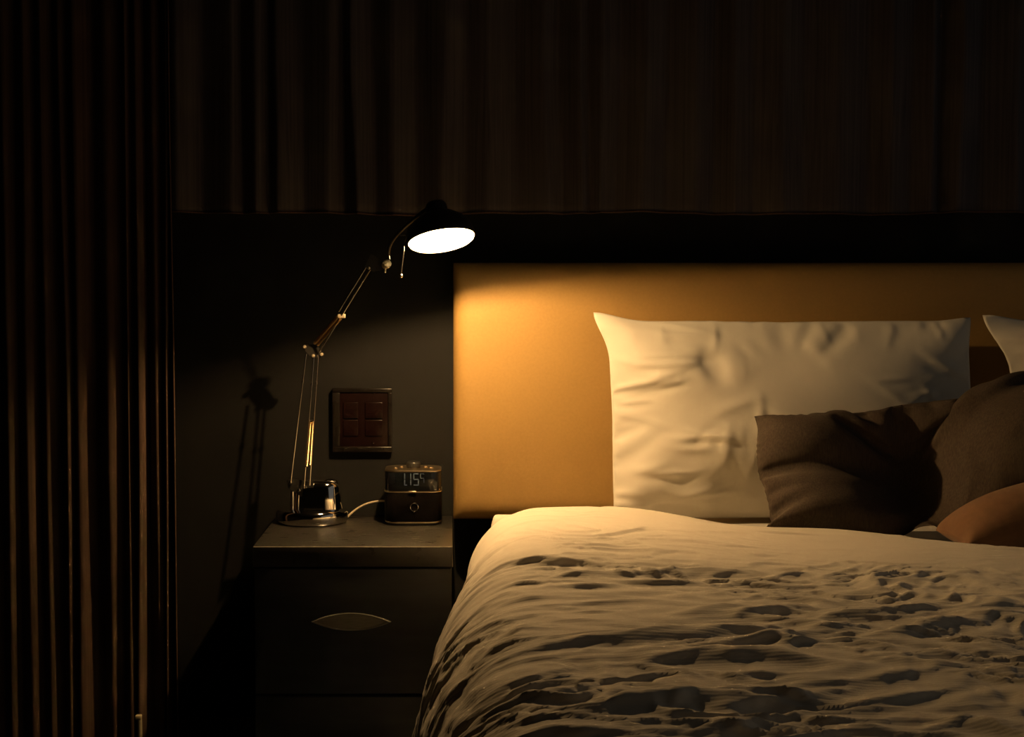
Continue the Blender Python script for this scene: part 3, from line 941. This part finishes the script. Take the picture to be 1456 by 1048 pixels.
# head joint
hj = part('head_bracket', add_prism(bmesh.new(), [at(518, 381, yh), at(527, 361, yh), at(531, 363, yh), at(544, 372, yh), at(545, 383, yh), at(530, 386, yh)], (0, .005, 0)), M['gun'], lamp, 'dark head bracket', smooth=False)
kc = at(549.5, 376, yh - .004)
part('screw', lathe([(0, -.004), (.0028, -.003), (.0032, 0), (.0032, .006)], at(524.6, 381.5, yh - .003), (0, 1, 0), 16), M['nickel'], hj)
part('screw', lathe([(0, -.0045), (.003, -.003), (.0034, 0), (.0034, .006)], at(544.5, 372.6, yh - .010), (0, 1, 0), 16), M['chrome'], hj)
part('joint_knob', lathe([(.006, -.010), (.0085, -.009), (.0092, -.004), (.0092, .004), (.0085, .009), (.006, .010)], kc, Vector((.35, -.9, .2)), 12), M['nickel'], lamp, 'pale nickel joint knob')
part('knob_bolt', tube([at(548, 381, yh - .004), at(547.5, 388, yh - .004)], .0022, 10), M['nickel'], lamp)
# shade: axis points down, right and towards the room
sx_ = at(627.7, 341, 2.865)
view = (sx_ - Vector((0, 0, CAMZ))).normalized()
rt = view.cross(Vector((0, 0, 1))).normalized(); up = rt.cross(view).normalized()
th, ti = math.radians(9.2), math.asin(14.3 / 47.3)
axis = ((rt * math.sin(th) - up * math.cos(th)) * math.cos(ti) - view * math.sin(ti)).normalized()
RS = 47.2 * (sx_ - Vector((0, 0, CAMZ))).length / F
ax = -axis                                    # up through the shade
t_ = .0018
outer = [(RS + t_, .0), (RS + t_, .010), (RS * .95, .026), (RS * .78, .042), (RS * .52, .054), (RS * .34, .058), (RS * .32, .074), (RS * .26, .080), (0, .081)]
sh = part('lamp_shade', lathe([(RS, .0)] + outer, sx_, ax, 72, cap=False), M['shade'], lamp, 'black lamp shade')
part('reflector', lathe([(RS, .0002), (RS - .0003, .009), (RS * .90, .024), (RS * .72, .039), (RS * .40, .050), (0, .051)], sx_, ax, 72, cap=False), M['inner'], sh, 'white inside of the shade')
part('lens', lathe([(RS * .985, .0), (RS * .975, -.004), (RS * .90, -.0075), (RS * .70, -.0105), (RS * .4, -.012), (0, -.0125)], sx_, ax, 72, cap=False), M['lens'], sh, 'glowing warm white lens')
# yoke from knob to shade
sk = sx_ + ax * .062
part('neck', tube(bez(at(553.5, 369, yh - .004), at(550, 352, yh - .012), at(552, 338, 2.95), sx_ + ax * .066 - rt * RS * .30, 16), .0038, 12), M['gun'], lamp, 'dark curved neck')
part('neck_rib', tube(bez(at(554.3, 368.5, yh - .010), at(553.3, 360, yh - .010), at(549.5, 357, yh - .012), at(551, 347, yh - .014), 12), .0012, 8), M['rod'], lamp, 'thin bright neck edge')
part('switch_bracket', tube([at(565.8, 329.5, 2.885), at(566.4, 333.2, 2.885), at(568.5, 334.6, 2.885), at(578.0, 334.6, 2.885)], .0012, 8), M['rod'], lamp, 'small bright L-shaped bracket')
pt = at(574, 357, 2.885); pb = at(570.2, 389, 2.885)
hd = part('aiming_pin', tube([at(575.5, 343, 2.885), pt, pb], [.0012, .0017, .0017], 10), M['rod'], lamp, 'polished aiming pin')
part('pin_ball', lathe([(0, -.0048), (.0028, -.0038), (.0046, -.0012), (.0046, .0012), (.0028, .0038), (0, .0048)], at(570, 392.3, 2.885), n=24), M['rod'], hd)
part('pin_mount', tube([at(575.5, 343, 2.885), sx_ + ax * .030 - rt * RS * .86], .0026, 10), M['gun'], lamp)
# cord from the foot, past the clock
part('power_cord', tube(bez(at(492, 737, 3.215), at(503, 726, 3.23), at(518, 711, 3.225), at(550, 712.5, 3.232), 24), .0024, 10), M['cord'], lamp, 'beige power cord arching to the clock')

# bulb behind the lens
ld = bpy.data.lights.new('bulb', 'POINT')
ld.color = WARM; ld.energy = 17.5; ld.shadow_soft_size = .007
lo = bpy.data.objects.new('bulb', ld); C.objects.link(lo)
lo.parent = lamp; lo.location = (sx_ + ax * .0125) - lb

# ------------------------------------------------------------------ switch plate on the wall
s0, s1 = at(472.5, 643, WALL_Y - .014), at(557.5, 552, WALL_Y - .014)
sp = thing('switch_plate', 'dark double switch plate on the wall above the alarm clock', 'switch', ((s0.x + s1.x) / 2, WALL_Y, (s0.z + s1.z) / 2))
yw = WALL_Y - .016
bm = bmesh.new()
for lo_, hi_ in (((s0.x, s0.z), (s1.x, s0.z + .013)), ((s0.x, s1.z - .010), (s1.x, s1.z)), ((s0.x, s0.z + .013), (s0.x + .018, s1.z - .010)), ((s1.x - .010, s0.z + .013), (s1.x, s1.z - .010))):
    add_box(bm, (lo_[0], yw, lo_[1]), (hi_[0], WALL_Y - .001, hi_[1]), .0022)
part('frame', bm, M['plasticdark'], sp, 'raised dark frame')
part('face_plate', box((s0.x + .015, yw + .004, s0.z + .010), (s1.x - .008, WALL_Y - .0015, s1.z - .008), .001), M['plastic'], sp, 'red-brown face plate')
for (pa, pb_) in ((488, 509), (519, 544)):
    for (qa, qb) in ((572, 595), (597, 620)):
        a, b = at(pa, qb, yw), at(pb_, qa, yw)
        part('rocker', box((a.x, yw + .0005, a.z), (b.x, yw + .008, b.z), .0015), M['plastic'], sp, 'red-brown rocker')
for px, py in ((497.5, 558.5), (531.5, 559), (530.5, 630)):
    part('screw', lathe([(0, -.001), (.0018, -.0008), (.0026, .001), (.0026, .004)], at(px, py, yw + .003), (0, 1, 0), 14), M['chrome'], sp)

# ------------------------------------------------------------------ pipe by the curtain
pp = at(199, 1026, 3.02)
pipe = thing('pipe', 'thin cream pipe with an angled cap at the foot of the long curtain', 'pipe', (pp.x, 3.02, 0))
part('pipe_stem', tube([(pp.x, 3.02, 0), (pp.x, 3.02, pp.z), (pp.x - .0005, 3.02, pp.z + .012)], .0048, 14), M['pipe'], pipe)
part('pipe_cap', box(at(191.5, 1024, 3.014), at(202.5, 1015, 3.028), .003), M['pipe'], pipe)

# ------------------------------------------------------------------ faint light of the dark room
w = bpy.data.worlds.new('night'); bpy.context.scene.world = w; w.use_nodes = True
bgn = w.node_tree.nodes['Background']
bgn.inputs['Color'].default_value = (1.0, .91, .78, 1)
bgn.inputs['Strength'].default_value = .08

sc = bpy.context.scene
sc.view_settings.view_transform = 'Standard'
sc.view_settings.look = 'None'
sc.view_settings.exposure = 0.0
sc.view_settings.gamma = 1.0
sc.view_settings.use_curve_mapping = False
